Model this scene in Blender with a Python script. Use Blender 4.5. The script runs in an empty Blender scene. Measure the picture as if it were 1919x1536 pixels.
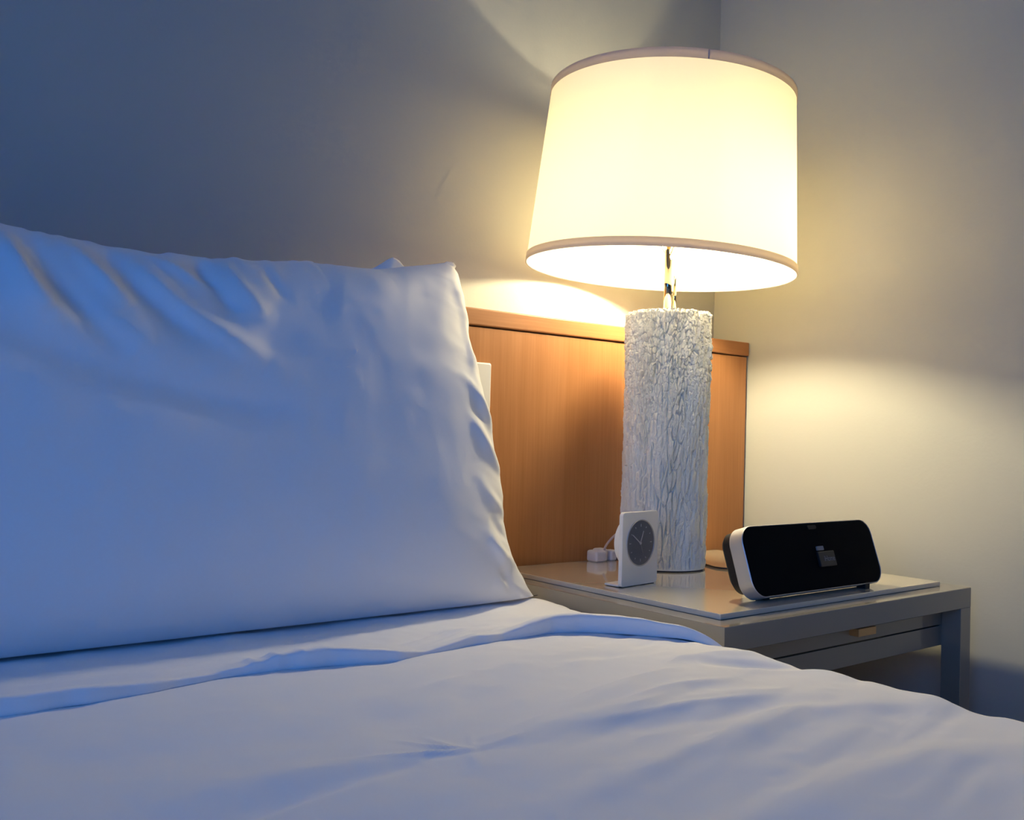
import bpy, bmesh, math
import numpy as np
from mathutils import Vector, Matrix

scene = bpy.context.scene
COL = scene.collection
TOP = 0.62          # height of the nightstand frame top above the floor

# ------------------------------------------------------------------ camera
CAM = np.array([-1.69828, -1.40782, 0.24041 + TOP])
YAW, PITCH, ROLL, FPX = 0.6730, 0.0237, 0.0277, 1795.92
def cam_axes():
    cy, sy, cp, sp = math.cos(YAW), math.sin(YAW), math.cos(PITCH), math.sin(PITCH)
    f = np.array([sy*cp, cy*cp, sp]); r = np.array([cy, -sy, 0.0]); u = np.cross(r, f)
    cr, sr = math.cos(ROLL), math.sin(ROLL)
    return r*cr + u*sr, -r*sr + u*cr, f
r_, u_, f_ = cam_axes()
cam_d = bpy.data.cameras.new('camera'); cam = bpy.data.objects.new('camera', cam_d)
COL.objects.link(cam); scene.camera = cam
cam_d.sensor_fit = 'HORIZONTAL'; cam_d.sensor_width = 36.0
cam_d.lens = FPX/1919.0*36.0
cam_d.clip_start = 0.02; cam_d.clip_end = 60
cam.matrix_world = Matrix(((r_[0], u_[0], -f_[0], CAM[0]), (r_[1], u_[1], -f_[1], CAM[1]),
                           (r_[2], u_[2], -f_[2], CAM[2]), (0, 0, 0, 1)))

# ------------------------------------------------------------------ world, window light, exposure
w = bpy.data.worlds.new('world'); scene.world = w; w.use_nodes = True
bg = w.node_tree.nodes['Background']
bg.inputs[0].default_value = (0.16, 0.34, 1.0, 1); bg.inputs[1].default_value = 0.35
def area_light(name, loc, target, sx, sy, color, power):
    ld = bpy.data.lights.new(name, 'AREA'); ld.shape = 'RECTANGLE'; ld.size = sx; ld.size_y = sy
    ld.color = color; ld.energy = power
    lo = bpy.data.objects.new(name, ld); COL.objects.link(lo)
    lo.location = loc
    d = Vector(target) - Vector(loc)
    lo.rotation_euler = d.to_track_quat('-Z', 'Y').to_euler()
    return lo
WIN_POWER = 24.5
area_light('window_daylight', (-3.08, -2.05, 1.42), (-1.3, -1.2, 0.80), 1.6, 1.5, (0.045, 0.288, 1.0), WIN_POWER)
BULB = 590.0
scene.view_settings.view_transform = 'Standard'
scene.view_settings.look = 'None'
scene.view_settings.exposure = 0.0
scene.view_settings.gamma = 1.0
scene.view_settings.use_curve_mapping = False

# ------------------------------------------------------------------ helpers
def thing(name, label, cat, loc=(0, 0, 0), rotz=0.0, group=None):
    o = bpy.data.objects.new(name, None); COL.objects.link(o)
    o.location = loc; o.rotation_euler = (0, 0, rotz); o.empty_display_size = 0.05
    o['label'] = label; o['category'] = cat
    if group: o['group'] = group
    return o
def tag(o, label, cat, group=None):
    o['label'] = label; o['category'] = cat
    if group: o['group'] = group
    return o
def link_mesh(name, me, mat, parent=None, smooth=False):
    if mat is not None: me.materials.append(mat)
    if smooth:
        me.polygons.foreach_set('use_smooth', np.ones(len(me.polygons), dtype=bool))
    o = bpy.data.objects.new(name, me); COL.objects.link(o)
    if parent is not None:
        o.parent = parent          # children are modelled in the local frame of their thing
    return o
def obj(name, bm, mat, parent=None, smooth=False):
    me = bpy.data.meshes.new(name); bm.normal_update(); bm.to_mesh(me); bm.free()
    return link_mesh(name, me, mat, parent, smooth)
def struct(name, bm, mat):
    o = obj(name, bm, mat); o['kind'] = 'structure'; return o
def box(bm, x0, x1, y0, y1, z0, z1, bev=0.0, seg=2, M=None):
    vs = [bm.verts.new((x, y, z)) for x in (x0, x1) for y in (y0, y1) for z in (z0, z1)]
    idx = [(0, 1, 3, 2), (4, 6, 7, 5), (0, 4, 5, 1), (2, 3, 7, 6), (0, 2, 6, 4), (1, 5, 7, 3)]
    fs = [bm.faces.new([vs[i] for i in f]) for f in idx]
    es = list({e for f in fs for e in f.edges})
    allv = vs
    if bev > 0:
        r = bmesh.ops.bevel(bm, geom=es, offset=bev, segments=seg, profile=0.5, affect='EDGES')
        allv = list({v for v in r['verts']} | {v for v in vs if v.is_valid})
    if M is not None:
        for v in allv: v.co = M @ v.co
    return allv
def tube(bm, pts, rad, n=12, caps=True):
    pts = [Vector(p) for p in pts]
    rads = rad if isinstance(rad, (list, tuple)) else [rad]*len(pts)
    prev = None; rings = []
    for i, p in enumerate(pts):
        if i == 0: d = pts[1]-pts[0]
        elif i == len(pts)-1: d = pts[-1]-pts[-2]
        else: d = (pts[i+1]-pts[i-1])
        d.normalize()
        if prev is None:
            a = Vector((1, 0, 0)) if abs(d.x) < 0.8 else Vector((0, 1, 0))
            a = (a - d*a.dot(d)).normalized()
        else:
            a = (prev - d*prev.dot(d)).normalized()
        prev = a; b = d.cross(a)
        rings.append([bm.verts.new(p + (a*math.cos(t)+b*math.sin(t))*rads[i])
                      for t in [2*math.pi*k/n for k in range(n)]])
    for i in range(len(rings)-1):
        for k in range(n):
            bm.faces.new((rings[i][k], rings[i][(k+1) % n], rings[i+1][(k+1) % n], rings[i+1][k]))
    if caps:
        bm.faces.new(list(reversed(rings[0]))); bm.faces.new(rings[-1])
def ring_tube(bm, c, n, R, rad, seg=96, k=10, sx=1.0):
    """closed torus of tube radius rad (flattened by sx across) round axis n"""
    n = Vector(n).normalized(); a = n.orthogonal().normalized(); b = n.cross(a)
    rings = []
    for i in range(seg):
        t = 2*math.pi*i/seg; e = a*math.cos(t)+b*math.sin(t)
        rings.append([bm.verts.new(Vector(c)+e*(R+rad*sx*math.cos(s))+n*rad*math.sin(s))
                      for s in [2*math.pi*j/k for j in range(k)]])
    for i in range(seg):
        for j in range(k):
            bm.faces.new((rings[i][j], rings[(i+1) % seg][j], rings[(i+1) % seg][(j+1) % k], rings[i][(j+1) % k]))
def rrect(wd, ht, r, seg=8):
    out = []
    for cx, cy, a0 in ((wd/2-r, ht/2-r, 0), (-wd/2+r, ht/2-r, 90), (-wd/2+r, -ht/2+r, 180), (wd/2-r, -ht/2+r, 270)):
        for k in range(seg+1):
            a = math.radians(a0+90*k/seg); out.append((cx+r*math.cos(a), cy+r*math.sin(a)))
    return out
def loft(bm, loops, cap0=True, cap1=True, closed=False):
    L = [[bm.verts.new(p) for p in lp] for lp in loops]
    n = len(L[0])
    m = len(L)
    for i in range(m if closed else m-1):
        A, B = L[i], L[(i+1) % m]
        for k in range(n):
            bm.faces.new((A[k], A[(k+1) % n], B[(k+1) % n], B[k]))
    if not closed:
        if cap0: bm.faces.new(list(reversed(L[0])))
        if cap1: bm.faces.new(L[-1])
    bmesh.ops.recalc_face_normals(bm, faces=bm.faces)
def grid_mesh(name, P, mat, parent=None, wrap_u=False, flip=False):
    """P: (nu, nv, 3) array -> smooth quad sheet"""
    nu, nv = P.shape[:2]
    iu = np.arange(nu if wrap_u else nu-1); iv = np.arange(nv-1)
    A, B = np.meshgrid(iu, iv, indexing='ij'); A2 = (A+1) % nu
    q = np.stack([A*nv+B, A2*nv+B, A2*nv+B+1, A*nv+B+1], -1).reshape(-1, 4)
    if flip: q = q[:, ::-1]
    me = bpy.data.meshes.new(name)
    me.vertices.add(nu*nv); me.vertices.foreach_set('co', P.reshape(-1).astype(np.float32))
    me.loops.add(q.size); me.loops.foreach_set('vertex_index', q.reshape(-1).astype(np.int32))
    me.polygons.add(len(q)); me.polygons.foreach_set('loop_start', np.arange(0, q.size, 4, dtype=np.int32))
    me.update(calc_edges=True); me.validate()
    return link_mesh(name, me, mat, parent, True)
def vnoise(x, y, seed=0):
    x = np.asarray(x, float); y = np.asarray(y, float)
    def h(i, j):
        n = (i.astype(np.int64)*374761393 + j.astype(np.int64)*668265263 + seed*974711) & 0x7fffffff
        n = ((n ^ (n >> 13))*1274126177) & 0x7fffffff
        return ((n ^ (n >> 16)) & 0xffff)/65535.0*2-1
    i = np.floor(x); j = np.floor(y); fx = x-i; fy = y-j
    fx = fx*fx*fx*(fx*(fx*6-15)+10); fy = fy*fy*fy*(fy*(fy*6-15)+10)
    a = h(i, j)*(1-fx)+h(i+1, j)*fx; b = h(i, j+1)*(1-fx)+h(i+1, j+1)*fx
    return a*(1-fy)+b*fy
def fbm(x, y, seed=0, octv=4):
    s = 0; a = 1.0
    for o in range(octv):
        s = s+a*vnoise(x*2**o, y*2**o, seed+o*17); a *= 0.5
    return s
def fold(X, Y, pts, amp, wid, wid2=None, taper=True):
    """gaussian ridge (or valley, amp<0) along a polyline; wid on the left side, wid2 on the right"""
    best = np.full(X.shape, 1e9); sd = np.zeros(X.shape); tt = np.zeros(X.shape)
    pts = [np.array(p, float) for p in pts]
    ln = [np.linalg.norm(pts[i+1]-pts[i]) for i in range(len(pts)-1)]; tot = sum(ln); acc = 0
    for i in range(len(pts)-1):
        d = (pts[i+1]-pts[i])/ln[i]
        rx, ry = X-pts[i][0], Y-pts[i][1]
        t = np.clip(rx*d[0]+ry*d[1], 0, ln[i])
        ex, ey = rx-t*d[0], ry-t*d[1]
        dist = np.hypot(ex, ey); m = dist < best
        best = np.where(m, dist, best); sd = np.where(m, d[0]*ry-d[1]*rx, sd); tt = np.where(m, (acc+t)/tot, tt)
        acc += ln[i]
    wd = np.where(sd > 0, wid, wid2 if wid2 else wid)
    g = np.exp(-(best/wd)**2)
    if taper: g = g*np.sin(np.pi*np.clip(tt, 0.02, 0.98))**0.6
    return amp*g
def sstep(a, b, x):
    t = np.clip((x-a)/(b-a), 0, 1); return t*t*(3-2*t)

# ------------------------------------------------------------------ materials
def mat(name, base, rough=0.5, metal=0.0, coat=0.0, bump=None, sheen=0.0, var=None, spec=0.5):
    m = bpy.data.materials.new(name); m.use_nodes = True
    nt = m.node_tree; p = nt.nodes['Principled BSDF']
    p.inputs['Base Color'].default_value = (*base, 1); p.inputs['Roughness'].default_value = rough
    p.inputs['Metallic'].default_value = metal; p.inputs['Coat Weight'].default_value = coat
    p.inputs['Coat Roughness'].default_value = 0.06
    p.inputs['Specular IOR Level'].default_value = spec
    p.inputs['Sheen Weight'].default_value = sheen
    tc = nt.nodes.new('ShaderNodeTexCoord')
    if bump:
        sc, dist, strength = bump[:3]
        n = nt.nodes.new('ShaderNodeTexNoise'); n.inputs['Scale'].default_value = sc
        n.inputs['Detail'].default_value = 4
        if len(bump) > 3:
            mp = nt.nodes.new('ShaderNodeMapping'); mp.inputs['Scale'].default_value = bump[3]
            nt.links.new(tc.outputs['Object'], mp.inputs[0]); nt.links.new(mp.outputs[0], n.inputs['Vector'])
        else:
            nt.links.new(tc.outputs['Object'], n.inputs['Vector'])
        b = nt.nodes.new('ShaderNodeBump'); b.inputs['Distance'].default_value = dist
        b.inputs['Strength'].default_value = strength
        nt.links.new(n.outputs[0], b.inputs['Height']); nt.links.new(b.outputs[0], p.inputs['Normal'])
    if var:
        sc, c2, = var[:2]
        n = nt.nodes.new('ShaderNodeTexNoise'); n.inputs['Scale'].default_value = sc
        n.inputs['Detail'].default_value = 5
        mp = nt.nodes.new('ShaderNodeMapping'); mp.inputs['Scale'].default_value = var[2] if len(var) > 2 else (1, 1, 1)
        nt.links.new(tc.outputs['Object'], mp.inputs[0]); nt.links.new(mp.outputs[0], n.inputs['Vector'])
        rp = nt.nodes.new('ShaderNodeValToRGB')
        rp.color_ramp.elements[0].position = 0.32; rp.color_ramp.elements[1].position = 0.68
        rp.color_ramp.elements[0].color = (*base, 1); rp.color_ramp.elements[1].color = (*c2, 1)
        nt.links.new(n.outputs[0], rp.inputs[0]); nt.links.new(rp.outputs[0], p.inputs['Base Color'])
    return m
M_WALL = mat('wall_paint', (0.455, 0.452, 0.40), 0.75, bump=(140, 0.0006, 0.35), spec=0.2)
M_CEIL = mat('ceiling_paint', (0.62, 0.61, 0.58), 0.9)
M_FLOOR = mat('carpet', (0.60, 0.54, 0.45), 0.95, bump=(300, 0.004, 0.8))
M_TRIM = mat('trim_paint', (0.6, 0.6, 0.58), 0.5)
def wood(name, c1, c2, vertical=True):
    m = bpy.data.materials.new(name); m.use_nodes = True
    nt = m.node_tree; p = nt.nodes['Principled BSDF']
    tc = nt.nodes.new('ShaderNodeTexCoord'); mp = nt.nodes.new('ShaderNodeMapping')
    mp.inputs['Scale'].default_value = (1, 1, 0.03) if vertical else (0.03, 1, 1)
    nt.links.new(tc.outputs['Object'], mp.inputs[0])
    n1 = nt.nodes.new('ShaderNodeTexNoise'); n1.inputs['Scale'].default_value = 240; n1.inputs['Detail'].default_value = 6
    n2 = nt.nodes.new('ShaderNodeTexNoise'); n2.inputs['Scale'].default_value = 22; n2.inputs['Detail'].default_value = 3
    n2.inputs['Distortion'].default_value = 0.6
    for n in (n1, n2): nt.links.new(mp.outputs[0], n.inputs['Vector'])
    mx = nt.nodes.new('ShaderNodeMath'); mx.operation = 'MULTIPLY_ADD'; mx.inputs[1].default_value = 0.45
    m2 = nt.nodes.new('ShaderNodeMath'); m2.operation = 'MULTIPLY'; m2.inputs[1].default_value = 0.55
    nt.links.new(n2.outputs[0], m2.inputs[0]); nt.links.new(n1.outputs[0], mx.inputs[0]); nt.links.new(m2.outputs[0], mx.inputs[2])
    rp = nt.nodes.new('ShaderNodeValToRGB')
    rp.color_ramp.elements[0].position = 0.36; rp.color_ramp.elements[1].position = 0.64
    rp.color_ramp.elements[0].color = (*c1, 1); rp.color_ramp.elements[1].color = (*c2, 1)
    nt.links.new(mx.outputs[0], rp.inputs[0]); nt.links.new(rp.outputs[0], p.inputs['Base Color'])
    p.inputs['Roughness'].default_value = 0.42; p.inputs['Specular IOR Level'].default_value = 0.35
    b = nt.nodes.new('ShaderNodeBump'); b.inputs['Distance'].default_value = 0.0004; b.inputs['Strength'].default_value = 0.3
    nt.links.new(n1.outputs[0], b.inputs['Height']); nt.links.new(b.outputs[0], p.inputs['Normal'])
    return m
M_WOOD = wood('cherry_veneer', (0.37, 0.155, 0.055), (0.44, 0.195, 0.075))
M_WOODH = wood('cherry_rail', (0.33, 0.135, 0.048), (0.41, 0.178, 0.068), False)
M_FAB = mat('white_cotton', (0.83, 0.815, 0.815), 0.85, bump=(900, 0.0003, 0.18), sheen=0.15, spec=0.2)
M_LAQ = mat('taupe_lacquer', (0.25, 0.22, 0.172), 0.25, coat=0.8, bump=(60, 0.0002, 0.2))
M_SLAB = mat('glossy_slab', (0.70, 0.62, 0.47), 0.16, coat=0.9)
M_BRASS = mat('brass_pull', (0.62, 0.42, 0.22), 0.38, metal=0.9)
M_BARK = mat('painted_bark', (0.88, 0.86, 0.75), 0.6, bump=(420, 0.0015, 0.6), var=(30, (0.80, 0.76, 0.62), (1, 1, 0.25)))
M_METAL = mat('polished_metal', (0.55, 0.43, 0.26), 0.06, metal=1.0)
M_DARK = mat('dark_base', (0.03, 0.025, 0.02), 0.6)
M_SWITCH = mat('white_switch', (0.80, 0.78, 0.76), 0.35)
M_CLOCK = mat('clock_shell', (0.90, 0.85, 0.74), 0.38, bump=(500, 0.0002, 0.2))
M_DIAL = mat('clock_dial', (0.12, 0.14, 0.175), 0.30)
M_MARK = mat('clock_print', (0.5, 0.52, 0.55), 0.4)
M_SILVER = mat('brushed_silver', (0.55, 0.54, 0.54), 0.52, metal=0.8)
M_GRILL = mat('speaker_cloth', (0.0025, 0.0025, 0.003), 0.8, spec=0.1)
M_BLACK = mat('black_plastic', (0.012, 0.011, 0.011), 0.5, spec=0.3)
M_DOCK = mat('dock_plastic', (0.012, 0.014, 0.016), 0.35)
M_GREY = mat('grey_print', (0.22, 0.23, 0.25), 0.5)
M_CABLE = mat('black_cable', (0.01, 0.009, 0.008), 0.5)
M_WPLAS = mat('white_plastic', (0.78, 0.72, 0.68), 0.4)
M_PINK = mat('clear_cord', (0.62, 0.48, 0.42), 0.35)
def glass(name):
    m = bpy.data.materials.new(name); m.use_nodes = True; nt = m.node_tree; nt.nodes.clear()
    o = nt.nodes.new('ShaderNodeOutputMaterial'); t = nt.nodes.new('ShaderNodeBsdfTransparent')
    g = nt.nodes.new('ShaderNodeBsdfGlossy'); g.inputs['Roughness'].default_value = 0.03
    f = nt.nodes.new('ShaderNodeFresnel'); f.inputs[0].default_value = 1.5
    x = nt.nodes.new('ShaderNodeMixShader')
    gm = nt.nodes.new('ShaderNodeNewGeometry'); sb = nt.nodes.new('ShaderNodeMath'); sb.operation = 'SUBTRACT'; sb.inputs[0].default_value = 1.0
    mu = nt.nodes.new('ShaderNodeMath'); mu.operation = 'MULTIPLY'
    nt.links.new(gm.outputs['Backfacing'], sb.inputs[1]); nt.links.new(sb.outputs[0], mu.inputs[0]); nt.links.new(f.outputs[0], mu.inputs[1])
    nt.links.new(mu.outputs[0], x.inputs[0]); nt.links.new(t.outputs[0], x.inputs[1]); nt.links.new(g.outputs[0], x.inputs[2])
    nt.links.new(x.outputs[0], o.inputs[0]); return m
M_GLASS = glass('clear_glass')
def shade_mat(nm, fac, c1, c2):
    m = bpy.data.materials.new(nm); m.use_nodes = True; nt = m.node_tree; nt.nodes.clear()
    o = nt.nodes.new('ShaderNodeOutputMaterial')
    d = nt.nodes.new('ShaderNodeBsdfDiffuse'); d.inputs[0].default_value = (*c1, 1)
    t = nt.nodes.new('ShaderNodeBsdfTranslucent'); t.inputs[0].default_value = (*c2, 1)
    x = nt.nodes.new('ShaderNodeMixShader'); x.inputs[0].default_value = fac
    nt.links.new(d.outputs[0], x.inputs[1]); nt.links.new(t.outputs[0], x.inputs[2])
    nt.links.new(x.outputs[0], o.inputs[0]); return m
M_SHADE = shade_mat('shade_fabric', 0.35, (0.86, 0.83, 0.77), (0.90, 0.78, 0.54))
M_TRIMFAB = shade_mat('shade_trim', 0.45, (0.62, 0.60, 0.60), (0.62, 0.54, 0.46))
def emis(name, col, s):
    m = bpy.data.materials.new(name); m.use_nodes = True; nt = m.node_tree; nt.nodes.clear()
    o = nt.nodes.new('ShaderNodeOutputMaterial'); e = nt.nodes.new('ShaderNodeEmission')
    e.inputs[0].default_value = (*col, 1); e.inputs[1].default_value = s
    nt.links.new(e.outputs[0], o.inputs[0]); return m
M_BULB = emis('bulb_glow', (1.0, 0.87, 0.55), BULB)

# ------------------------------------------------------------------ room
XL_, YF_, ZC_ = -3.1, -5.0, 2.65
def wall(name, x0, x1, y0, y1, z0, z1, m=M_WALL):
    b = bmesh.new(); box(b, x0, x1, y0, y1, z0, z1); return struct(name, b, m)
wall('wall_back', XL_-.1, 0.1, 0.0, 0.1, 0, ZC_)
wall('wall_right', 0.0, 0.1, YF_, 0.0, 0, ZC_)
wall('wall_front', XL_-.1, 0.1, YF_-.1, YF_, 0, ZC_)
wall('floor', XL_-.1, 0.1, YF_-.1, 0.1, -0.1, 0.0, M_FLOOR)
wall('ceiling', XL_-.1, 0.1, YF_-.1, 0.1, ZC_, ZC_+.1, M_CEIL)
# left wall with the window the daylight comes through
b = bmesh.new()
WY0, WY1, WZ0, WZ1 = -2.95, -1.15, 0.55, 2.30
box(b, XL_-.1, XL_, YF_, WY0, 0, ZC_); box(b, XL_-.1, XL_, WY1, 0.0, 0, ZC_)
box(b, XL_-.1, XL_, WY0, WY1, 0, WZ0); box(b, XL_-.1, XL_, WY0, WY1, WZ1, ZC_)
struct('wall_left', b, M_WALL)
b = bmesh.new()
for (y0, y1, z0, z1) in ((WY0, WY0+.05, WZ0, WZ1), (WY1-.05, WY1, WZ0, WZ1), (WY0+.05, WY1-.05, WZ0, WZ0+.05), (WY0+.05, WY1-.05, WZ1-.05, WZ1)):
    box(b, XL_-.09, XL_-.04, y0, y1, z0, z1)
struct('window_1', b, M_TRIM)
for nm, (x0, x1, y0, y1) in dict(baseboard_back=(-3.1, -2.91, -0.015, 0.0), baseboard_right=(-0.015, 0.0, -5.0, -0.0)).items():
    b = bmesh.new(); box(b, x0, x1, y0, y1, 0, 0.1); struct(nm, b, M_TRIM)

# ------------------------------------------------------------------ headboard
HBY = -0.1024
hb = thing('headboard', 'reddish brown wooden headboard against the beige wall behind the pillows', 'headboard', (-1.4, HBY, 0))
b = bmesh.new(); box(b, -1.5, 1.393, 0.0035, 0.098, 0.0, TOP+.4185, 0.0015); obj('panel', b, M_WOOD, hb)
b = bmesh.new(); box(b, -1.5, 1.397, 0.0, 0.098, TOP+.4205, TOP+.4500, 0.0025, 3); obj('top_rail', b, M_WOODH, hb)
# switch plate on the headboard
sw = thing('switch_plate', 'white wall switch plate on the wooden headboard beside the pillow edge', 'switch', (-0.752, HBY+.0035, TOP+.300))
b = bmesh.new()
loft(b, [[(x, 0.0, z) for x, z in rrect(.088, .116, .004)], [(x, -.006, z) for x, z in rrect(.088, .116, .004)], [(x, -.0085, z) for x, z in rrect(.083, .111, .004)]])
obj('plate', b, M_SWITCH, sw)
b = bmesh.new(); box(b, -.017, .017, -.0115, -.0080, -.030, .034, .0008); obj('rocker', b, M_SWITCH, sw)
b = bmesh.new(); box(b, .004, .0115, -.0120, -.0080, -.0385, -.0335, .0006); obj('slider', b, M_SWITCH, sw)

# ------------------------------------------------------------------ nightstand
NX0, NX1, NY0, NY1 = -0.7158, -0.0658, -0.6222, -0.1040
ns = thing('nightstand', 'grey taupe lacquered nightstand with thin raised top slab and slim drawer', 'nightstand', (NX0, NY0, 0))
W_, D_ = NX1-NX0, NY1-NY0; T = 0.0335
b = bmesh.new()
def rloop(i, z): return [(i, i, z), (W_-i, i, z), (W_-i, D_-i, z), (i, D_-i, z)]
loft(b, [rloop(T, TOP-T), rloop(.0008, TOP-T), rloop(0, TOP-T+.0008), rloop(0, TOP-.0008), rloop(.0008, TOP), rloop(T, TOP)], closed=True)
box(b, T, W_-T, T, D_-T, TOP-.012, TOP-.001)
obj('top_frame', b, M_LAQ, ns)
b = bmesh.new(); box(b, .0345, W_-.0375, .0347, D_-.001, TOP, TOP+.0078, 0.0008); obj('top_slab', b, M_SLAB, ns)
for lx in (0, W_-T):
    for ly in (0, D_-T):
        b = bmesh.new(); box(b, lx, lx+T, ly, ly+T, 0, TOP-T, 0.0008); obj('leg', b, M_LAQ, ns)
b = bmesh.new()
box(b, T-.008, T, T, D_-T, TOP-.1, TOP-T); box(b, W_-T, W_-T+.008, T, D_-T, TOP-.1, TOP-T)
box(b, T, W_-T, D_-T-.012, D_-T, TOP-.1, TOP-T)
obj('side_panel', b, M_LAQ, ns)
dr = None
b = bmesh.new(); box(b, T+.002, W_-T-.002, T, T+.012, TOP-.0645, TOP-T-.0006, .0006)
box(b, T+.01, W_-T-.01, T+.012, D_-.06, TOP-.0645, TOP-.058)
dr = obj('drawer', b, M_LAQ, ns)
b = bmesh.new(); box(b, .338, .386, T-.016, T+.001, TOP-.0530, TOP-.0410, .0008)
h = obj('handle', b, M_BRASS, dr); h['label'] = 'small brass tab pull'
b = bmesh.new(); box(b, T, W_-T, T+.001, T+.020, TOP-.1, TOP-.0672, .0006)
obj('lower_rail', b, M_LAQ, ns)

# ------------------------------------------------------------------ lamp
HS = TOP+.0078
LX, LY, LR, LH = -0.4048, -0.2315, 0.0750, 0.4550
lamp = thing('table_lamp', 'lit table lamp with white drum shade on bark textured column', 'lamp', (LX, LY, HS))
def bark():
    nu, nv = 720, 900
    th = np.arange(nu)/nu*2*np.pi; z = np.linspace(0.0025, LH, nv)
    TH, Z = np.meshgrid(th, z, indexing='ij')
    U = TH*LR; per = 2*np.pi*LR
    rng = np.random.RandomState(4)
    # stretched cells: plates of bark divided by vertical interlacing fissures
    def cells(cw, chh, seed, warp):
        rs = np.random.RandomState(seed)
        ncu = int(round(per/cw)); cwu = per/ncu; ncv = int(LH/chh)+3
        ju = rs.rand(ncu, ncv); jv = rs.rand(ncu, ncv)
        uu = U+warp*fbm(np.cos(TH)*6+20, Z*16+np.sin(TH)*6, seed, 3)
        vv = Z+chh*0.35*fbm(np.cos(TH)*8+9, Z*30+np.sin(TH)*8, seed+5, 2)
        a = uu/cwu; c = vv/chh+1
        ia = np.floor(a).astype(int); ic = np.floor(c).astype(int)
        hv = rs.rand(ncu, ncv); hb = np.zeros(U.shape)
        f1 = np.full(U.shape, 9.0); f2 = np.full(U.shape, 9.0)
        for da in (-1, 0, 1):
            for dc in (-1, 0, 1):
                k = (ia+da) % ncu; l = np.clip(ic+dc, 0, ncv-1)
                du = (ia+da+ju[k, l])-a; dv = (ic+dc+jv[k, l])-c
                d = np.hypot(du, dv)
                hb = np.where(d < f1, hv[k, l], hb)
                n2 = np.minimum(f2, np.maximum(f1, d)); f1 = np.minimum(f1, d); f2 = n2
        return f2-f1, hb
    e1, c1 = cells(0.0088, 0.060, 1, 0.0022)
    e2, c2 = cells(0.0052, 0.0125, 2, 0.0014)
    up = sstep(0.20, 0.45, Z)                      # the bark gets rougher towards the top
    n0 = fbm(np.cos(TH)*5+30, np.sin(TH)*5+Z*9, 3, 3)
    gate = sstep(-0.5, 0.5, fbm(np.cos(TH)*9+4, np.sin(TH)*9+Z*22, 8, 2)+0.25)
    gr = sstep(0.02, 0.22, e1)
    gr2 = sstep(0.0, 0.30, e2)
    fine = fbm(U*420+7, Z*300, 11, 3)
    crumb = fbm(np.cos(TH)*30+3, np.sin(TH)*30+Z*160, 12, 3)
    R = LR-0.0062*(1-gr)*(0.15+0.85*gate)-0.0034*(1-gr2)*(0.15+0.85*up)+(0.0005+0.0024*up)*(c2-.5)+0.0016*(c1-.5)
    # short deep vertical slits between the bark ridges
    slit = np.zeros(U.shape); lip = np.zeros(U.shape)
    wx = U+0.0018*fbm(np.cos(TH)*7+2, np.sin(TH)*7+Z*26, 31, 2)
    for k in range(700):
        u0 = rng.rand()*per; z0 = rng.rand()*LH; ln = (0.005+0.013*rng.rand())*(1-.45*(z0/LH > .6)); wd = 0.0009+0.0009*rng.rand()
        tl = (rng.rand()-.5)*.22; dep = 0.4+0.6*rng.rand()
        j0 = max(0, int((z0-ln*2)/LH*nv)); j1 = min(nv, int((z0+ln*2)/LH*nv)+2)
        du = wx[:, j0:j1]-u0; du = du-per*np.round(du/per)
        dz = Z[:, j0:j1]-z0; dd = du-tl*dz
        env = np.exp(-np.abs(dz/ln)**3)
        slit[:, j0:j1] = np.maximum(slit[:, j0:j1], dep*np.exp(-(dd/wd)**2)*env)
        lip[:, j0:j1] = np.maximum(lip[:, j0:j1], dep*np.exp(-((dd-wd*2.6)/(wd*1.6))**2)*env)
    R = R-0.0080*slit
    R += 0.0016*n0+0.00035*fine+(0.0004+0.0012*up)*crumb*0.6+0.0008*vnoise(U*170, Z*60, 5)
    R += 0.0016*up
    # knot near the top, facing the bed side
    kx = (TH-4.35+0.0)*LR; kz = Z-0.375
    kd = np.hypot(kx/0.011, kz/0.02)
    R += 0.0030*np.exp(-((kd-1.0)/0.28)**2)-0.0035*np.exp(-(kd/0.55)**2)
    # slightly chipped rim and foot
    R -= 0.003*sstep(LH-.006, LH, Z)
    lo = sstep(0.0025, 0.012, Z); R = R*lo+(LR-.0008+.0006*crumb*0)*(1-lo)
    # blend noise seam at theta=0 (on the far side of the column)
    k = 14
    for i in range(k):
        w_ = i/k
        R[nu-k+i] = R[nu-k+i]*(1-w_)+R[0]*w_
    X = R*np.cos(TH+0.9); Y = R*np.sin(TH+0.9)
    P = np.stack([X, Y, Z+0.0012*up*crumb*(Z > LH-.01)], -1)
    return P
P = bark()
col_o = grid_mesh('column', P, M_BARK, lamp, wrap_u=True)
# close the top of the column with a disc that follows the rim
b = bmesh.new()
ring = [b.verts.new(P[i, -1]) for i in range(0, P.shape[0], 4)]
ring2 = [b.verts.new(Vector(P[i, -1])*0.93+Vector((0, 0, LH*0.07+.0006))) for i in range(0, P.shape[0], 4)]
nn_ = len(ring)
for i in range(nn_): b.faces.new((ring[i], ring[(i+1) % nn_], ring2[(i+1) % nn_], ring2[i]))
b.faces.new(ring2); obj('column_top', b, M_BARK, lamp)
b = bmesh.new(); loft(b, [[(r*math.cos(t), r*math.sin(t), z) for t in [2*math.pi*k/64 for k in range(64)]] for r, z in ((.070, 0), (.071, .0035))])
obj('foot', b, M_DARK, lamp)
b = bmesh.new(); tube(b, [(-.004, 0, LH-.002), (-.004, 0, LH+.115)], 0.0072, 24); obj('stem', b, M_METAL, lamp, True)
b = bmesh.new(); tube(b, [(.010, -.004, LH-.002), (.010, -.004, LH+.07)], 0.0030, 12); obj('pull_rod', b, M_METAL, lamp, True)
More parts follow.
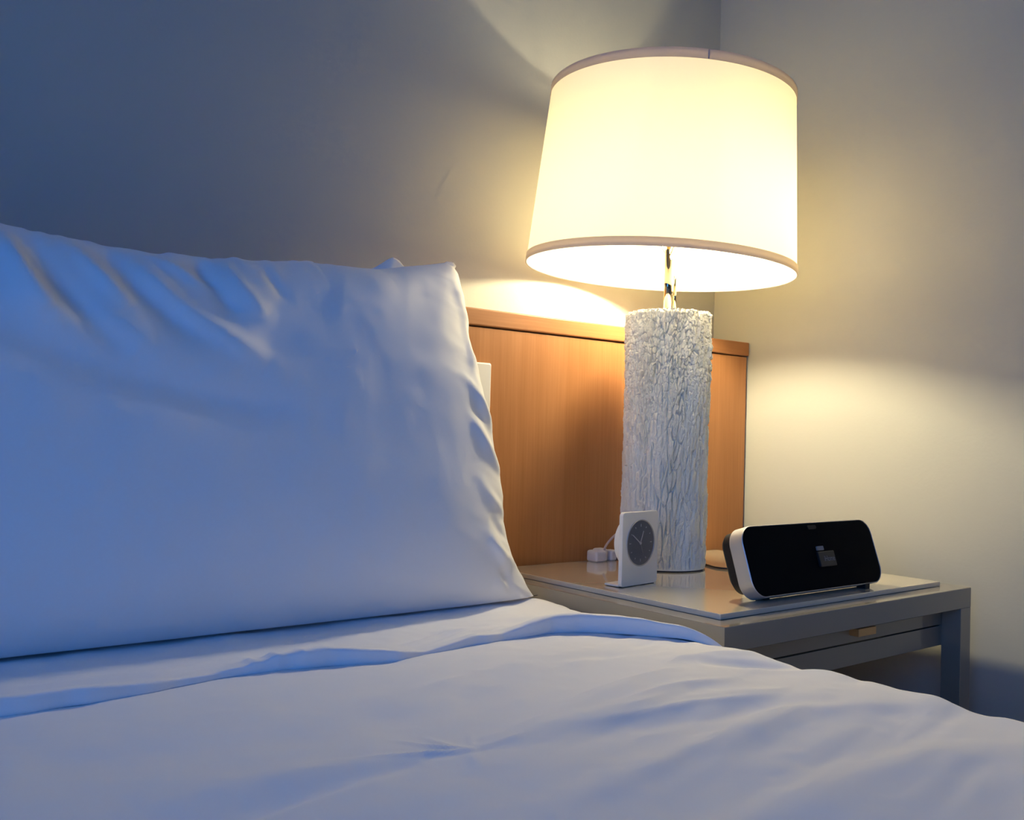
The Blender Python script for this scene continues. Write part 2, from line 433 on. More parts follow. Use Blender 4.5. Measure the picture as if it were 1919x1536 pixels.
# shade, tilted a little off the column
SC = Vector((-0.4567-LX, -0.2529-LY, 0.5328-.0078)); SN = Vector((.0299, -.0405, 1)).normalized()
SR1, SR2, SH_ = 0.2336, 0.2112, 0.3083
a_ = SN.cross(Vector((0, 1, 0))).normalized(); b_ = SN.cross(a_)
nu, nv = 160, 24
Pm = np.zeros((nu, nv, 3))
for j in range(nv):
    s = j/(nv-1)
    for i in range(nu):
        t = 2*math.pi*i/nu; rr = SR1+(SR2-SR1)*s
        Pm[i, j] = SC+SN*(SH_*s)+(a_*math.cos(t)+b_*math.sin(t))*rr
sh = grid_mesh('lamp_shade', Pm, M_SHADE, lamp, wrap_u=True); sh['label'] = 'glowing white fabric drum shade'
def band(z0, z1, r0, r1):
    bm = bmesh.new(); loops = []
    if z0 < .1: prof = [(z0+.004, r0-.001), (z0, r0-.001), (z0-.0012, r0+.0004), (z0, r0+.0018), (z1, r1+.0016), (z1, r1+.0006)]
    else: prof = [(z0, r0+.0006), (z0, r0+.0016), (z1, r1+.0018), (z1+.0012, r1+.0004), (z1, r1-.001), (z1-.004, r1-.001)]
    for z, r in prof:
        loops.append([SC+SN*z+(a_*math.cos(t)+b_*math.sin(t))*r for t in [2*math.pi*k/160 for k in range(160)]])
    loft(bm, loops, False, False); return bm
obj('bottom_trim', band(-.0015, .0120, SR1, SR1-.0009), M_TRIMFAB, sh, True)
obj('top_trim', band(SH_-.0135, SH_+.0015, SR2+.0009, SR2), M_TRIMFAB, sh, True)
# stitched seam of the top trim, facing the room
best = None
for k in range(720):
    t = 2*math.pi*k/720; e = a_*math.cos(t)+b_*math.sin(t); q = SC+SN*(SH_-.006)+e*(SR2+.0016)
    if e.dot(Vector((-.59, -.78, 0))) < .5: continue
    g = abs(math.atan2(e.x*.78-e.y*.59, -(e.x*.59+e.y*.78))-0.075)
    if best is None or g < best[0]: best = (g, e)
e = best[1]; tn = SN.cross(e)
b = bmesh.new()
p0 = SC+SN*(SH_-.0135)+e*(SR2+.0020); p1 = SC+SN*(SH_+.0012)+e*(SR2+.0020)
loft(b, [[p0-tn*.0012, p0+tn*.0012, p0+tn*.0012+e*.0005, p0-tn*.0012+e*.0005], [p1-tn*.0012, p1+tn*.0012, p1+tn*.0012+e*.0005, p1-tn*.0012+e*.0005]])
obj('trim_seam', b, M_TRIMFAB, sh)
# spider: hub ring, three arms; harp down to the socket
b = bmesh.new()
hc = SC+SN*(SH_-.03)
ring_tube(b, hc, SN, .012, .0022, 24, 8)
for k in range(3):
    t = 0.7+k*2*math.pi/3; e = a_*math.cos(t)+b_*math.sin(t)
    tube(b, [hc+e*.012, hc+e*(SR2*.6)+SN*.004, SC+SN*(SH_-.004)+e*(SR2-.002)], .0014, 8)
obj('spider', b, M_METAL, lamp, True)
b = bmesh.new()
base = Vector((-.004, 0, LH+.100))
for s in (-1, 1):
    pts = []
    for k in range(13):
        f = k/12; pth = base.lerp(hc, f); pts.append(pth+Vector((.35, .94, 0))*s*.052*math.sin(math.pi*min(1, f*1.02))**0.6)
    tube(b, pts, .0014, 8)
obj('harp', b, M_METAL, lamp, True)
BC = Vector((-0.3767-LX, -0.2291-LY, 0.6321-.0078))
b = bmesh.new()
tube(b, [(-.004, 0, LH+.112), (-.004, 0, LH+.262), (.002, .0, LH+.270), (BC.x, BC.y, LH+.270)], .004, 12)
tube(b, [(BC.x, BC.y, BC.z+.100), (BC.x, BC.y, BC.z+.052)], .0165, 20)
obj('socket', b, M_METAL, lamp, True)
b = bmesh.new()
def lathe(prof): return [[(BC.x+r*math.cos(t), BC.y+r*math.sin(t), BC.z+z) for t in [2*math.pi*k/24 for k in range(24)]] for r, z in prof]
loft(b, lathe([(.0140, .056), (.0160, .052), (.0225, .031), (.0272, .0165), (.0275, .0125), (.0262, .0115)]))
bc_ = obj('added_bulb_baffle', b, M_WPLAS, lamp, True)  # unseen collar added to hold back the bulb's upward light
b = bmesh.new()
loft(b, lathe([(.0260, .0118), (.0285, .004), (.0300, -.003), (.0295, -.010), (.0275, -.018), (.0225, -.026), (.014, -.032), (.004, -.0345)]))
obj('bulb', b, M_BULB, lamp, True)

# ------------------------------------------------------------------ clock
ck = thing('alarm_clock', 'small white alarm clock with round dark dial in front of the lamp column', 'clock', (-0.60075, -0.36217, HS), 0.13305)
CW, CH = .0931, .1140
b = bmesh.new()
def rl(w_, h_, r, y, cz): return [(x, y, cz+z) for x, z in rrect(w_, h_, r, 6)]
cz = CH/2+.001
loft(b, [rl(CW-.0012, CH-.0012, .006, 0, cz), rl(CW, CH, .0065, .0008, cz), rl(CW, CH, .0065, .0062, cz), rl(CW-.0012, CH-.0012, .006, .007, cz)])
body = obj('front_panel', b, M_CLOCK, ck)
b = bmesh.new(); box(b, -CW/2+.001, CW/2-.001, .0066, .034, 0.001, .0042, .0012); obj('foot_plate', b, M_CLOCK, ck)
b = bmesh.new(); box(b, -CW/2+.004, CW/2-.004, .003, .032, 0.0, .0011); obj('base_pad', b, M_DARK, ck)
DZ = .0665
def cyl_y(bm, cx, cz_, r, y0, y1, n=64):
    loft(bm, [[(cx+r*math.cos(t), y, cz_+r*math.sin(t)) for t in [2*math.pi*k/n for k in range(n)]] for y in (y0, y1)])
b = bmesh.new(); cyl_y(b, 0, DZ, .0385, .0068, .022); obj('rear_housing', b, M_CLOCK, ck)
b = bmesh.new(); cyl_y(b, 0, DZ, .0352, -.0004, .0005); dial = obj('dial', b, M_DIAL, ck); dial['label'] = 'dark slate clock dial'
b = bmesh.new(); ring_tube(b, (0, -.0004, DZ), (0, 1, 0), .0357, .0010, 96, 8); obj('bezel', b, M_SILVER, ck, True)
b = bmesh.new()
for k in range(12):
    a = math.radians(30*k); s, c = math.sin(a), math.cos(a)
    l_ = .0042 if k % 3 == 0 else .0022
    Mx = Matrix.Translation((s*.0272, -.0006, DZ+c*.0272)) @ Matrix.Rotation(a, 4, 'Y')
    box(b, -.00045, .00045, -.0002, .0002, -l_/2, l_/2, M=Mx)
obj('hour_marks', b, M_MARK, dial)
def hand(nm, dx, dz, w0, w1, y, m, tail=0.0):
    L = math.hypot(dx, dz); a = math.atan2(dx, dz)
    bm = bmesh.new(); R_ = Matrix.Translation((-.0014, y, DZ-.0005)) @ Matrix.Rotation(a, 4, 'Y')
    vs = [R_ @ Vector(p) for p in ((-w0, 0, -tail), (w0, 0, -tail), (w1, 0, L), (-w1, 0, L))]
    vb = [v+Vector((0, .0003, 0)) for v in vs]
    loft(bm, [vs, vb]); obj(nm, bm, m, dial)
hand('minute_hand', -.0205, .0137, .0009, .0007, -.0014, M_MARK)
hand('hour_hand', .0078, .0185, .0009, .0008, -.0012, M_MARK)
hand('second_hand', .0080, -.0196, .0004, .0002, -.0017, M_GREY, .004)
b = bmesh.new(); cyl_y(b, -.0014, DZ-.0005, .0020, -.0021, -.0009, 20); obj('hub', b, M_MARK, dial)
b = bmesh.new(); cyl_y(b, 0, DZ, .0350, -.0030, -.0027); obj('cover_glass', b, M_GLASS, ck)
b = bmesh.new(); tube(b, [(.046, .0185, .0665), (.0545, .0165, .0665), (.0520, .0165, .0600)], .0007, 8); obj('lever', b, M_BLACK, ck)

# ------------------------------------------------------------------ speaker
SPC = Vector((-0.41122, -0.55033, TOP+.06523)); yaw, tilt = -.00573, .32437
SW, SHH, SR = .3337, .1043, .0265
rt = Vector((math.cos(yaw), math.sin(yaw), 0)); nb = Vector((-math.sin(yaw), math.cos(yaw), 0))
up = Vector((0, 0, 1))*math.cos(tilt)+nb*math.sin(tilt); bk = nb*math.cos(tilt)-Vector((0, 0, 1))*math.sin(tilt)
sp0 = Vector((SPC.x, SPC.y, HS))
sp = thing('dock_speaker', 'wide black dock speaker with silver rim, leaning back on the nightstand', 'speaker', sp0)
def F(x, y, d): return (SPC-sp0)+rt*x+up*y+bk*d
def rr3(w_, h_, r, d, cx=0, cy=0, seg=20): return [F(x+cx, y+cy, d) for x, y in rrect(w_, h_, r, seg)]
b = bmesh.new()
loft(b, [rr3(SW-.003, SHH-.003, SR-.0015, .0035), rr3(SW-.003, SHH-.003, SR-.0015, .0006), rr3(SW-.0016, SHH-.0016, SR-.0008, 0),
         rr3(SW, SHH, SR, .0012), rr3(SW, SHH, SR, .0235), rr3(SW-.002, SHH-.002, SR-.001, .025), rr3(SW-.006, SHH-.006, SR-.003, .0252)], closed=True)
o = obj('silver_rim', b, M_SILVER, sp)
b = bmesh.new()
loft(b, [rr3(SW-.0034, SHH-.0034, SR-.0017, .0030), rr3(SW-.0036, SHH-.0036, SR-.0018, .0008), rr3(SW-.008, SHH-.008, SR-.004, .0000)])
gr = obj('grille', b, M_GRILL, sp); gr['label'] = 'matt black speaker grille'
b = bmesh.new()
loft(b, [rr3(SW-.007, SHH-.010, SR-.005, .024, 0, .002), rr3(SW-.010, SHH-.014, SR-.005, .040, 0, .004), rr3(SW-.020, SHH-.026, SR-.009, .046, 0, .006)])
obj('back_housing', b, M_BLACK, sp)
b = bmesh.new(); loft(b, [rr3(.043, .0235, .002, .002, .0225, -.0065, 4), rr3(.043, .0235, .002, -.0030, .0225, -.0065, 4), rr3(.041, .0215, .002, -.0038, .0225, -.0065, 4)])
dk = obj('dock', b, M_DOCK, sp)
b = bmesh.new(); loft(b, [rr3(.0165, .0065, .001, .002, .0125, .0105, 3), rr3(.0165, .0065, .001, -.0025, .0125, .0105, 3)])
o = obj('connector', b, M_GREY, sp); o['label'] = 'small pale grey dock connector'
b = bmesh.new(); loft(b, [rr3(.022, .006, .0028, .001, .006, .0440, 4), rr3(.022, .006, .0028, -.0016, .006, .0440, 4)]); obj('sensor', b, M_BLACK, sp)
# lettering on the dock
fc = bpy.data.curves.new('lettering', 'FONT'); fc.body = 'iHome'; fc.size = 0.0112; fc.extrude = 0.0001
fc.align_x = 'CENTER'; fc.align_y = 'CENTER'; fc.space_character = 0.95
fo = bpy.data.objects.new('tmp_text', fc); COL.objects.link(fo)
bpy.context.view_layer.update()
me = bpy.data.meshes.new_from_object(fo.evaluated_get(bpy.context.evaluated_depsgraph_get()))
bpy.data.objects.remove(fo)
xs = [v.co.x for v in me.vertices]; ys = [v.co.y for v in me.vertices]
sc_ = 0.0275/(max(xs)-min(xs)); mx_, my_ = (max(xs)+min(xs))/2, (max(ys)+min(ys))/2
for v in me.vertices:
    v.co = F((v.co.x-mx_)*sc_+.0270, (v.co.y-my_)*sc_*1.1-.0062, -.0041-v.co.z*.5)
me.materials.clear()
lt = link_mesh('lettering', me, M_GREY, dk)
for fx in (-.118, .118):
    b = bmesh.new()
    zt = .0105 if fx > 0 else .004
    box(b, -.0065, .0065, -.004, .012, 0, zt, .0008, M=Matrix.Translation(Vector((fx, 0, 0))+Vector((F(0, -SHH/2, 0).x, F(0, -SHH/2, 0).y+(.004 if fx > 0 else .022), 0))))
    obj('rubber_foot', b, M_BLACK, sp)

# ------------------------------------------------------------------ cords, adapter
def smooth_path(pts, n=10):
    pts = [Vector(p) for p in pts]; out = []
    q = [pts[0]*2-pts[1]]+pts+[pts[-1]*2-pts[-2]]
    for i in range(1, len(q)-2):
        for k in range(n):
            t = k/n
            out.append(0.5*((2*q[i])+(q[i+1]-q[i-1])*t+(2*q[i-1]-5*q[i]+4*q[i+1]-q[i+2])*t*t+(3*q[i]-q[i-1]-3*q[i+1]+q[i+2])*t**3))
    out.append(pts[-1]); return out
CORD_PTS = [(-.395, -.488, .030), (-.372, -.440, .004), (-.300, -.380, .0018), (-.315, -.335, .0018), (-.3335, -.300, .0018), (-.322, -.262, .0018), (-.300, -.200, .0018), (-.330, -.130, .0018), (-.42, -.118, .0018)]
b = bmesh.new(); tube(b, smooth_path([(x-SPC.x, y-SPC.y, z) for x, y, z in CORD_PTS]), .0017, 8)
obj('power_cord', b, M_CABLE, sp, True)
ad = thing('power_adapter', 'small white plug adapter on the nightstand against the headboard', 'adapter', (-0.462, -0.124, HS))
b = bmesh.new(); box(b, -.018, .010, -.014, .014, 0, .021, .005, 3); box(b, -.006, .017, -.010, .012, .0, .024, .005, 3); obj('housing', b, M_WPLAS, ad)
b = bmesh.new(); box(b, .024, .040, -.010, .010, 0, .020, .004, 3); obj('plug', b, M_WPLAS, ad)
b = bmesh.new(); tube(b, smooth_path([(.006, -.008, .021), (.007, -.016, .034), (.011, -.028, .048), (.020, -.040, .060), (.040, -.048, .066), (.060, -.050, .060)]), .0022, 10); obj('cord', b, M_PINK, ad, True)

# ------------------------------------------------------------------ bed
BZ = TOP-.0095        # level of the duvet surface
bed = thing('bed', 'bed with white sheeted mattress pushed against the wooden headboard', 'bed', (-1.75, -1.16, 0))
b = bmesh.new(); box(b, -.98, .945, -1.02, 1.04, .03, .28, .02, 3); obj('base', b, M_LAQ, bed)
b = bmesh.new(); box(b, -1.0, .972, -1.04, 1.045, .281, BZ-.050, .05, 5); obj('mattress', b, M_FAB, bed, True)

def side_profile(s, x_edge, rad):
    """s: distance across from the flat part; returns x, dz following a rounded right edge then a drop"""
    flat = s < 0; a = np.clip(s/rad, 0, np.pi/2); rest = np.clip(s-rad*np.pi/2, 0, None)
    x = np.where(flat, x_edge-rad+s, x_edge-rad+rad*np.sin(a)+rest*0.02)
    dz = np.where(flat, 0, -(rad-rad*np.cos(a))-rest)
    return x, dz
def duvet():
    XE, rad = -0.742, 0.040
    s = np.concatenate([np.linspace(-2.0, -0.95, 60)[:-1], np.linspace(-0.95, -0.02, 300)[:-1], np.linspace(-.02, .075, 34)[:-1], np.linspace(.075, .36, 20)])
    y = np.concatenate([np.linspace(-2.22, -1.35, 60)[:-1], np.linspace(-1.35, -0.40, 330)])
    S, Y = np.meshgrid(s, y, indexing='ij')
    x, dz = side_profile(S, XE, rad)
    X = x.copy()
    h = np.zeros(S.shape)
    xs_ = np.where(S < 0, X, XE-rad+S)          # developed coordinate for folds
    # long soft folds
    h += fold(xs_, Y, [(-1.285, -.801), (-1.340, -.799), (-1.43, -.816), (-1.52, -.84)], -.0060, .010, .018)
    h += fold(xs_, Y, [(-1.50, -.775), (-1.38, -.774), (-1.280, -.786)], .0040, .018)
    h += fold(xs_, Y, [(-1.238, -.802), (-1.107, -.787), (-.949, -.805), (-.82, -.855)], .0050, .020, .030)
    h += fold(xs_, Y, [(-1.225, -.815), (-1.10, -.822), (-.95, -.850), (-.84, -.90)], -.0035, .018)
    h += fold(xs_, Y, [(-1.233, -.786), (-1.12, -.758), (-1.024, -.734), (-.88, -.700)], .0042, .016, .024)
    h += fold(xs_, Y, [(-1.15, -.750), (-1.02, -.708), (-.92, -.672)], -.0030, .018)
    h += fold(xs_, Y, [(-.865, -.704), (-.822, -.728), (-.780, -.772)], -.0065, .012, .016)
    h += fold(xs_, Y, [(-.90, -.675), (-.82, -.690), (-.76, -.722)], .0034, .010)
    h += fold(xs_, Y, [(-.86, -.745), (-.80, -.775), (-.75, -.83)], .0026, .014)
    h += fold(xs_, Y, [(-1.294, -.934), (-1.095, -.897), (-.929, -.882), (-.80, -.93)], .0050, .030, .022)
    h += fold(xs_, Y, [(-1.25, -.900), (-1.08, -.862), (-.93, -.845)], -.0035, .020)
    h += fold(xs_, Y, [(-1.222, -.984), (-1.055, -.969), (-.87, -.978)], -.0050, .026)
    h += fold(xs_, Y, [(-1.20, -1.03), (-1.02, -1.01), (-.82, -1.04)], .0050, .028)
    h += fold(xs_, Y, [(-1.40, -.62), (-1.22, -.64), (-1.05, -.62), (-.92, -.60)], .0030, .035)
    h += fold(xs_, Y, [(-1.55, -.66), (-1.38, -.70), (-1.22, -.70)], -.0020, .03)
    h += fold(xs_, Y, [(-1.02, -.61), (-.92, -.62), (-.83, -.64)], -.0025, .012)
    # small puckers fanning out of the tuft at (-1.245,-0.802)
    T0 = (-1.243, -.800)
    for (dx, dy, a, wd) in ((-.085, .030, .0020, .003), (-.040, .060, .0018, .003), (.030, .045, .0014, .003), (-.030, .040, .0024, .0035), (-.055, .018, .0026, .0035), (-.050, .034, -.0020, .0035), (-.075, .004, -.0026, .005),
                            (.060, .004, .0022, .005), (.045, -.022, -.0020, .006), (-.022, -.040, .0016, .006), (.05, .028, .0016, .006),
                            (.004, -.045, -.0018, .007), (-.012, .055, .0016, .0035)):
        h += fold(xs_, Y, [T0, (T0[0]+dx*.5, T0[1]+dy*.5+.002), (T0[0]+dx, T0[1]+dy)], a*(.8 if a > 0 else .15), wd)
    h += -.0012*np.exp(-(((xs_-T0[0])/.010)**2+((Y-T0[1])/.008)**2))
    # fabric falls away a little between the puckers; bumps along the side edge
    h += .0022*fbm(xs_*5+3, Y*9+1, 21, 3)*sstep(-.45, -.6, Y)
    h += .0006*fbm(xs_*26, Y*34, 23, 2)
    q_ = Y-.22*(xs_+1.1)
    h += .0016*vnoise(xs_*4+2, q_*34, 25)*sstep(-1.3, -1.1, xs_)*sstep(-.52, -.62, Y)
    h += .0008*vnoise(xs_*7+5, q_*70+3, 26)*sstep(-1.3, -1.1, xs_)
    h += fold(xs_, Y, [(-1.10, -.735), (-1.00, -.715), (-.90, -.708)], .0022, .006)
    h += fold(xs_, Y, [(-1.06, -.770), (-.96, -.762), (-.88, -.772)], .0024, .007)
    h += fold(xs_, Y, [(-1.13, -.800), (-1.00, -.812), (-.90, -.838)], .0020, .006)
    h += fold(xs_, Y, [(-1.36, -.755), (-1.29, -.770), (-1.26, -.784)], -.0008, .005)
    edge = sstep(-.10, .03, S)
    h += edge*(.0022*np.sin(Y*2*np.pi/.118+.9)+.0024*vnoise(Y*24, S*3, 31))*(1-sstep(.08, .3, S))
    # normal displacement round the side
    a = np.clip(S/rad, 0, np.pi/2); nx, nz = np.sin(a), np.cos(a)
    drape = sstep(.06, .3, S)*(.010*np.sin(Y*2*np.pi/.19)+.006*vnoise(Y*9, S*4, 33))
    X = X+nx*h+drape; Z = BZ+dz+nz*h
    # sinks under the turned-down sheet
    Z -= .006*sstep(-.50, -.42, Y)
    return np.stack([X, Y, Z], -1)
tag(grid_mesh('duvet', duvet(), M_FAB), 'white duvet spread over the bed in front of the pillows, gently creased', 'duvet')

def sheet():
    """top sheet turned down over the duvet: flat run from under the pillows, then a rolled front hem"""
    xs = np.array([-2.6, -1.8, -1.524, -1.45, -1.401, -1.37, -1.33, -1.29, -1.25, -1.21, -1.18, -1.14, -1.10, -1.06, -1.02, -.98, -.95, -.90, -.866, -.83, -.80, -.775, -.757, -.742])
    fy = np.array([-.52, -.515, -.516, -.512, -.506, -.497, -.489, -.489, -.498, -.508, -.518, -.524, -.516, -.512, -.507, -.502, -.503, -.508, -.524, -.552, -.585, -.612, -.636, -.650])
    hh = np.array([.012, .014, .017, .016, .012, .006, .005, .010, .017, .019, .016, .012, .004, .008, .012, .009, .014, .026, .032, .030, .021, .012, .007, .004])
    XE, rad = -0.7405, .042
    s = np.concatenate([np.linspace(-1.9, -.85, 50)[:-1], np.linspace(-.85, -.02, 330)[:-1], np.linspace(-.02, .075, 30)[:-1], np.linspace(.075, .34, 14)])
    # cross profile parameter: 0..1 flat run, 1..2 rounded hem and tuck
    v = np.linspace(0, 1, 150); n2 = 22
    out = np.zeros((len(s), len(v)+n2, 3))
    x1, dz1 = side_profile(s, XE, rad)
    xs_dev = np.where(s < 0, x1, XE-rad+s)
    F_ = np.interp(xs_dev, xs, fy); H = np.interp(xs_dev, xs, hh)
    ker = np.hanning(9); ker /= ker.sum()
    def sm(a): return np.convolve(np.pad(a, 4, mode='edge'), ker, 'valid')
    F_ = sm(F_)+.0016*vnoise(xs_dev*38, xs_dev*0, 41); H = sm(H)*(1+.15*vnoise(xs_dev*24, xs_dev*0+3, 43))
    H = np.maximum(H, .003)
    a = np.clip(s/rad, 0, np.pi/2); nx, nz = np.sin(a), np.cos(a)
    base_z = BZ+dz1
    Yb = -.115
    Sx = xs_dev[:, None]
    rr = (H*.5)[:, None]
    y_flat = Yb+(F_[:, None]+rr*1.2-Yb)*v[None, :]
    dist = (y_flat-(F_[:, None]))           # distance behind the hem
    lift = np.exp(-(dist/.030)**2)*H[:, None]+.0015
    h = lift
    X2 = np.repeat(Sx, len(v), 1)
    # creases in the strip between pillow and hem
    h = h+fold(X2, y_flat, [(-1.10, -.470), (-1.02, -.440), (-.93, -.435)], .0035, .006)
    h = h+fold(X2, y_flat, [(-1.07, -.490), (-.99, -.462), (-.92, -.455)], -.0030, .006)
    h = h+fold(X2, y_flat, [(-1.30, -.46), (-1.24, -.475), (-1.19, -.50)], .0030, .009)
    h = h+fold(X2, y_flat, [(-1.22, -.44), (-1.20, -.47), (-1.21, -.50)], -.0030, .007)
    h = h+fold(X2, y_flat, [(-1.50, -.44), (-1.38, -.45), (-1.28, -.43)], .0035, .012)
    h = h+fold(X2, y_flat, [(-1.02, -.485), (-.96, -.470), (-.90, -.470)], .003, .005)
    h = h+fold(X2, y_flat, [(-.93, -.40), (-.85, -.43), (-.78, -.47)], .003, .02)
    for px_ in (-1.285, -1.262, -1.235, -1.205):
        h = h+fold(X2, y_flat, [(px_+.012, -.440), (px_, -.465), (px_-.006, -.495)], .0028, .0055)
    h = h+fold(X2, y_flat, [(-1.06, -.478), (-1.00, -.452), (-.94, -.446), (-.88, -.452)], .0026, .0035)
    h = h+fold(X2, y_flat, [(-1.10, -.455), (-1.03, -.428), (-.95, -.424)], -.0022, .006)
    h = h+.0013*fbm(X2*16, y_flat*20, 45, 3)
    # soft rise of the bedding in the corner beside the headboard
    h = h+.018*np.exp(-(((X2+.728)/.030)**2+((y_flat+.330)/.042)**4))
    out[:, :len(v), 0] = x1[:, None]+nx[:, None]*h
    out[:, :len(v), 1] = y_flat
    out[:, :len(v), 2] = base_z[:, None]+nz[:, None]*h
    hl = h[:, -1]
    # hem: half round going forward and down, then tucked slightly back
    for k in range(n2):
        f = (k+1)/n2; ang = f*math.pi*0.86
        r2 = hl*.5+.0005
        ca = math.cos(ang)
        yy = y_flat[:, -1]-r2*1.0*math.sin(ang)**.45
        hz = hl-r2+r2*math.copysign(abs(ca)**.45, ca)
        out[:, len(v)+k, 0] = x1+nx*hz; out[:, len(v)+k, 1] = yy; out[:, len(v)+k, 2] = base_z+nz*hz
    return out
tag(grid_mesh('turned_down_sheet', sheet(), M_FAB, flip=True), 'white top sheet turned down in a rolled hem between pillow and duvet', 'sheet')

def pillow(name, label, top, right, xl, zb, plane, Tf, Tb, folds, seed, nu=300, nv=230, wr=1.0, parent=None):
    """closed pillow: outline given in the leaning mid plane, front and back bulge off it"""
    (py0, pz0), (py1, pz1) = plane
    slope = (py1-py0)/(pz1-pz0)
    nrm = np.array([0, -1, slope]); nrm = nrm/np.linalg.norm(nrm)
    tx = np.array(top)[:, 0]; tz = np.array(top)[:, 1]; rx = np.array(right)[:, 1]; rz = np.array(right)[:, 0]
    s = 0.5-0.5*np.cos(np.linspace(0, np.pi, nu)); s = 0.35*s+0.65*np.linspace(0, 1, nu)
    t = 0.5-0.5*np.cos(np.linspace(0, np.pi, nv)); t = 0.35*t+0.65*np.linspace(0, 1, nv)
    S, Tt = np.meshgrid(s, t, indexing='ij')
    def fr(tv): return np.interp(tv, rz, rx)
    def fl(tv): return xl-(fr(tv)-fr(.5))*0.8
    xr, xL = fr(Tt), fl(Tt)
    X = xL+(xr-xL)*S
    topx = xL[0, -1]+(xr[0, -1]-xL[0, -1])*S
    zt = np.interp(topx, tx, tz)
    Z = zb+(zt-zb)*Tt
    Z = Z+(.0024*vnoise(topx*38, topx*0, seed+20)+.0010*vnoise(topx*95, topx*0, seed+21))*np.where(X < -1.1, 1.0, .35)*Tt**14
    e = np.clip(1-np.abs(2*S-1)**7, 0, 1)**.60; g = np.clip(1-np.abs(2*Tt-1)**3.2, 0, 1)**.60
    prof = e*g*(1+.16*(0.5-Tt))
    w_ = np.clip(e*g*2.2, 0, 1)
    f = np.zeros(S.shape)
    for fd in folds: f += fold(X, Z, *fd)*(1.3 if fd[0][0][0] < -1.1 else 1.0)
    f = f+.0035*fbm(X*4+seed, Z*4, seed, 2)*w_
    # puckers radiating from the seams
    rr_ = (xr-X)/.10
    pk = vnoise(Z*46+X*16, X*7, seed+3)+.5*vnoise(Z*88+X*30, X*12, seed+4)
    f = f+wr*.0024*pk*np.exp(-(rr_*1.5)**2)*sstep(0, .25, rr_)
    # gathered top edge
    tt_ = (zt-Z)/.09
    pt = vnoise(X*24-Z*10, Z*5, seed+7)
    f = f+wr*.0045*pt*np.exp(-tt_**2)*sstep(0, .2, tt_)
    f = f+.0008*fbm(X*22, Z*22, seed+9, 2)
    edge_j = .0022*vnoise(Z*40, Z*0, seed+5)*np.exp(-((1-S)*14)**2)
    Ybase = py0+(Z-pz0)*slope
    F3 = np.stack([X+edge_j, Ybase, Z], -1)
    front = F3+nrm*(Tf*prof+f*np.clip(e*g*1.8+.15, 0, 1))[..., None]
    fb = .004*fbm(X*5+seed+40, Z*5, seed+12, 2)
    back = F3-nrm*(Tb*prof+fb*w_)[..., None]
    # weld the two sheets along the outline
    for A in (front, back):
        A[0, :] = F3[0, :]; A[-1, :] = F3[-1, :]; A[:, 0] = F3[:, 0]; A[:, -1] = F3[:, -1]
    front[..., 2] = np.maximum(front[..., 2], BZ+.006)
    back[..., 2] = np.maximum(back[..., 2], BZ+.006)
    N = nu*nv
    ii, jj = np.meshgrid(np.arange(nu-1), np.arange(nv-1), indexing='ij')
    q = np.stack([ii*nv+jj, (ii+1)*nv+jj, (ii+1)*nv+jj+1, ii*nv+jj+1], -1).reshape(-1, 4)
    q = np.concatenate([q, q[:, ::-1]+N])
    V = np.concatenate([front.reshape(-1, 3), back.reshape(-1, 3)])
    me = bpy.data.meshes.new(name)
    me.vertices.add(2*N); me.vertices.foreach_set('co', V.reshape(-1).astype(np.float32))
    me.loops.add(q.size); me.loops.foreach_set('vertex_index', q.reshape(-1).astype(np.int32))
    me.polygons.add(len(q)); me.polygons.foreach_set('loop_start', np.arange(0, q.size, 4, dtype=np.int32))
    me.update(calc_edges=True)
    bm = bmesh.new(); bm.from_mesh(me); bmesh.ops.remove_doubles(bm, verts=bm.verts, dist=1e-5); bm.to_mesh(me); bm.free()
    return link_mesh(name, me, M_FAB, parent, True)

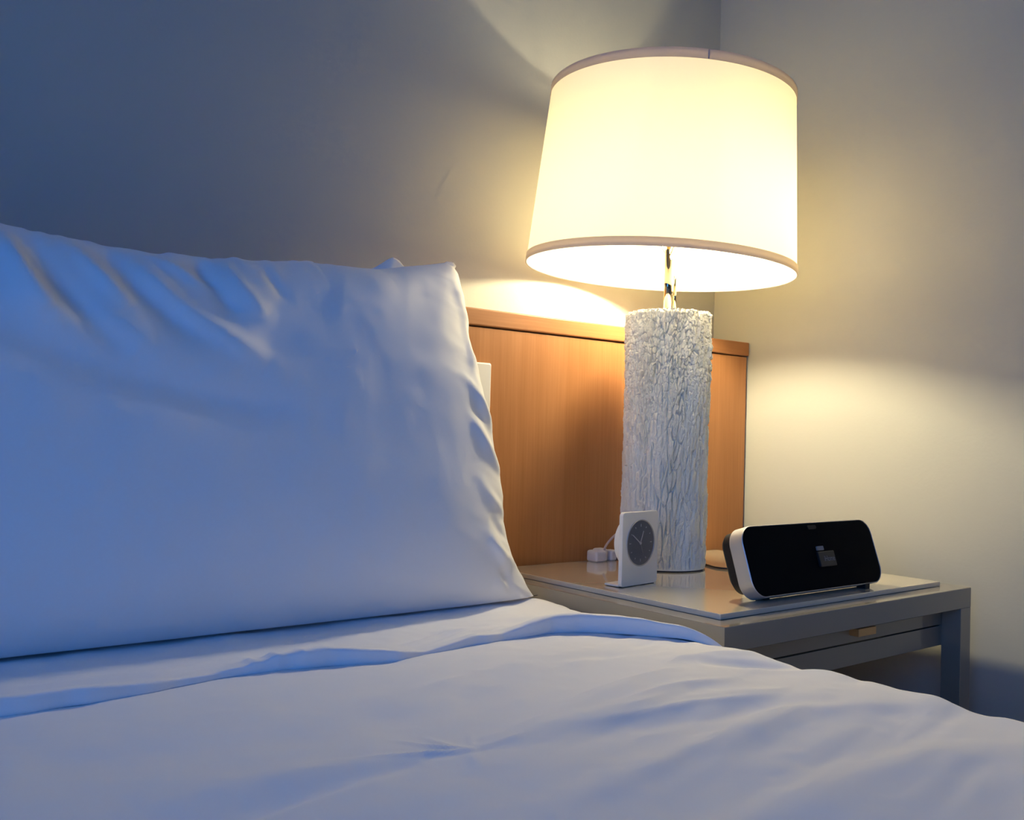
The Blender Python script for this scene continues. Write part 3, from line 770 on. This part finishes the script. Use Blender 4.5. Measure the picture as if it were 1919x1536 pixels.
front_top = [(-1.75, .44), (-1.66, .452), (-1.4827, .4601), (-1.4496, .4578), (-1.3976, .451), (-1.3487, .4496), (-1.2633, .4522), (-1.1991, .4575),
             (-1.1146, .4654), (-.9964, .4711), (-.9117, .4889), (-.8665, .4990), (-.852, .4950)]
front_top = [(x, z+TOP) for x, z in front_top]
rp = [(.0224*-1, -.7518), (.0171, -.7796), (.0414, -.7938), (.0648, -.7958), (.1003, -.8033), (.1357, -.8006), (.1916, -.8077), (.2399, -.8117),
      (.2967, -.8199), (.3453, -.8332), (.3952, -.8333), (.4452, -.8375), (.4871, -.8428), (.4994, -.848)]
front_right = [((z+.0224)/(.4994+.0224), x-.013*min(1, max(0, (z-.0)/.06))*min(1, max(0.25, (.47-z)/.10))) for z, x in rp]
def zz(l): return [(x, z+TOP) for x, z in l]
FF = [
 # top-left diagonal folds
 (zz([(-1.49, .44), (-1.475, .39), (-1.445, .34)]), .010, .012, .018),
 (zz([(-1.46, .43), (-1.44, .38), (-1.40, .33), (-1.36, .30)]), -.009, .016),
 (zz([(-1.42, .44), (-1.395, .40), (-1.36, .355)]), .008, .014),
 (zz([(-1.385, .435), (-1.355, .39), (-1.31, .35), (-1.26, .32)]), -.008, .016),
 (zz([(-1.345, .42), (-1.32, .38), (-1.285, .345), (-1.20, .30)]), .007, .016),
 (zz([(-1.335, .443), (-1.285, .41), (-1.24, .385)]), .006, .010),
 (zz([(-1.262, .45), (-1.262, .41), (-1.235, .36)]), -.009, .010, .014),
 (zz([(-1.235, .445), (-1.225, .40), (-1.20, .36)]), .005, .012),
 (zz([(-1.185, .45), (-1.18, .42), (-1.165, .39)]), -.004, .010),
 (zz([(-1.52, .33), (-1.40, .285), (-1.28, .255), (-1.15, .24)]), -.009, .024),
 (zz([(-1.52, .37), (-1.42, .34), (-1.33, .32)]), .006, .022),
 # right side
 (zz([(-.872, .480), (-.868, .40), (-.872, .32), (-.868, .25)]), .006, .016, .012),
 (zz([(-.90, .300), (-.87, .270), (-.835, .235)]), .008, .010),
 (zz([(-.895, .265), (-.865, .235), (-.83, .20)]), -.004, .010),
 (zz([(-.90, .245), (-.87, .205), (-.83, .17)]), .008, .011),
 (zz([(-.88, .36), (-.855, .33), (-.835, .29)]), .004, .010),
 (zz([(-.90, .16), (-.865, .13), (-.825, .11)]), .005, .010),
 (zz([(-.88, .11), (-.85, .085), (-.82, .075)]), -.005, .009),
 (zz([(-.885, .085), (-.85, .05), (-.80, .04)]), .008, .010),
 (zz([(-.87, .02), (-.82, .005), (-.775, .0)]), .004, .010),
 (zz([(-.86, .045), (-.83, .01), (-.80, -.01)]), -.004, .008),
]
tag(pillow('pillow', '', front_top, front_right, -1.68, TOP-.016, ((-.300, TOP-.015), (-.190, TOP+.5)), .085, .035, FF, 3),
    'large white pillow standing in front, leaning on the pillow behind it', 'pillow', 'pillows against the headboard')
rt_top = [(-1.8, .43), (-1.5, .44), (-1.10, .46), (-1.02, .472), (-.97, .482), (-.938, .503), (-.927, .501), (-.905, .482), (-.868, .490), (-.838, .511), (-.825, .511), (-.80, .48)]
rt_top = [(x, z+TOP) for x, z in rt_top]
rr = [(0, -.80), (.2, -.82), (.5, -.835), (.8, -.84), (.93, -.836), (1, -.820)]
tag(pillow('pillow', '', rt_top, rr, -1.70, TOP-.012, ((-.165, TOP-.015), (-.150, TOP+.5)), .030, .035, [], 9, 140, 110),
    'white pillow at the back, mostly hidden, its corner tips showing above the front pillow', 'pillow', 'pillows against the headboard')
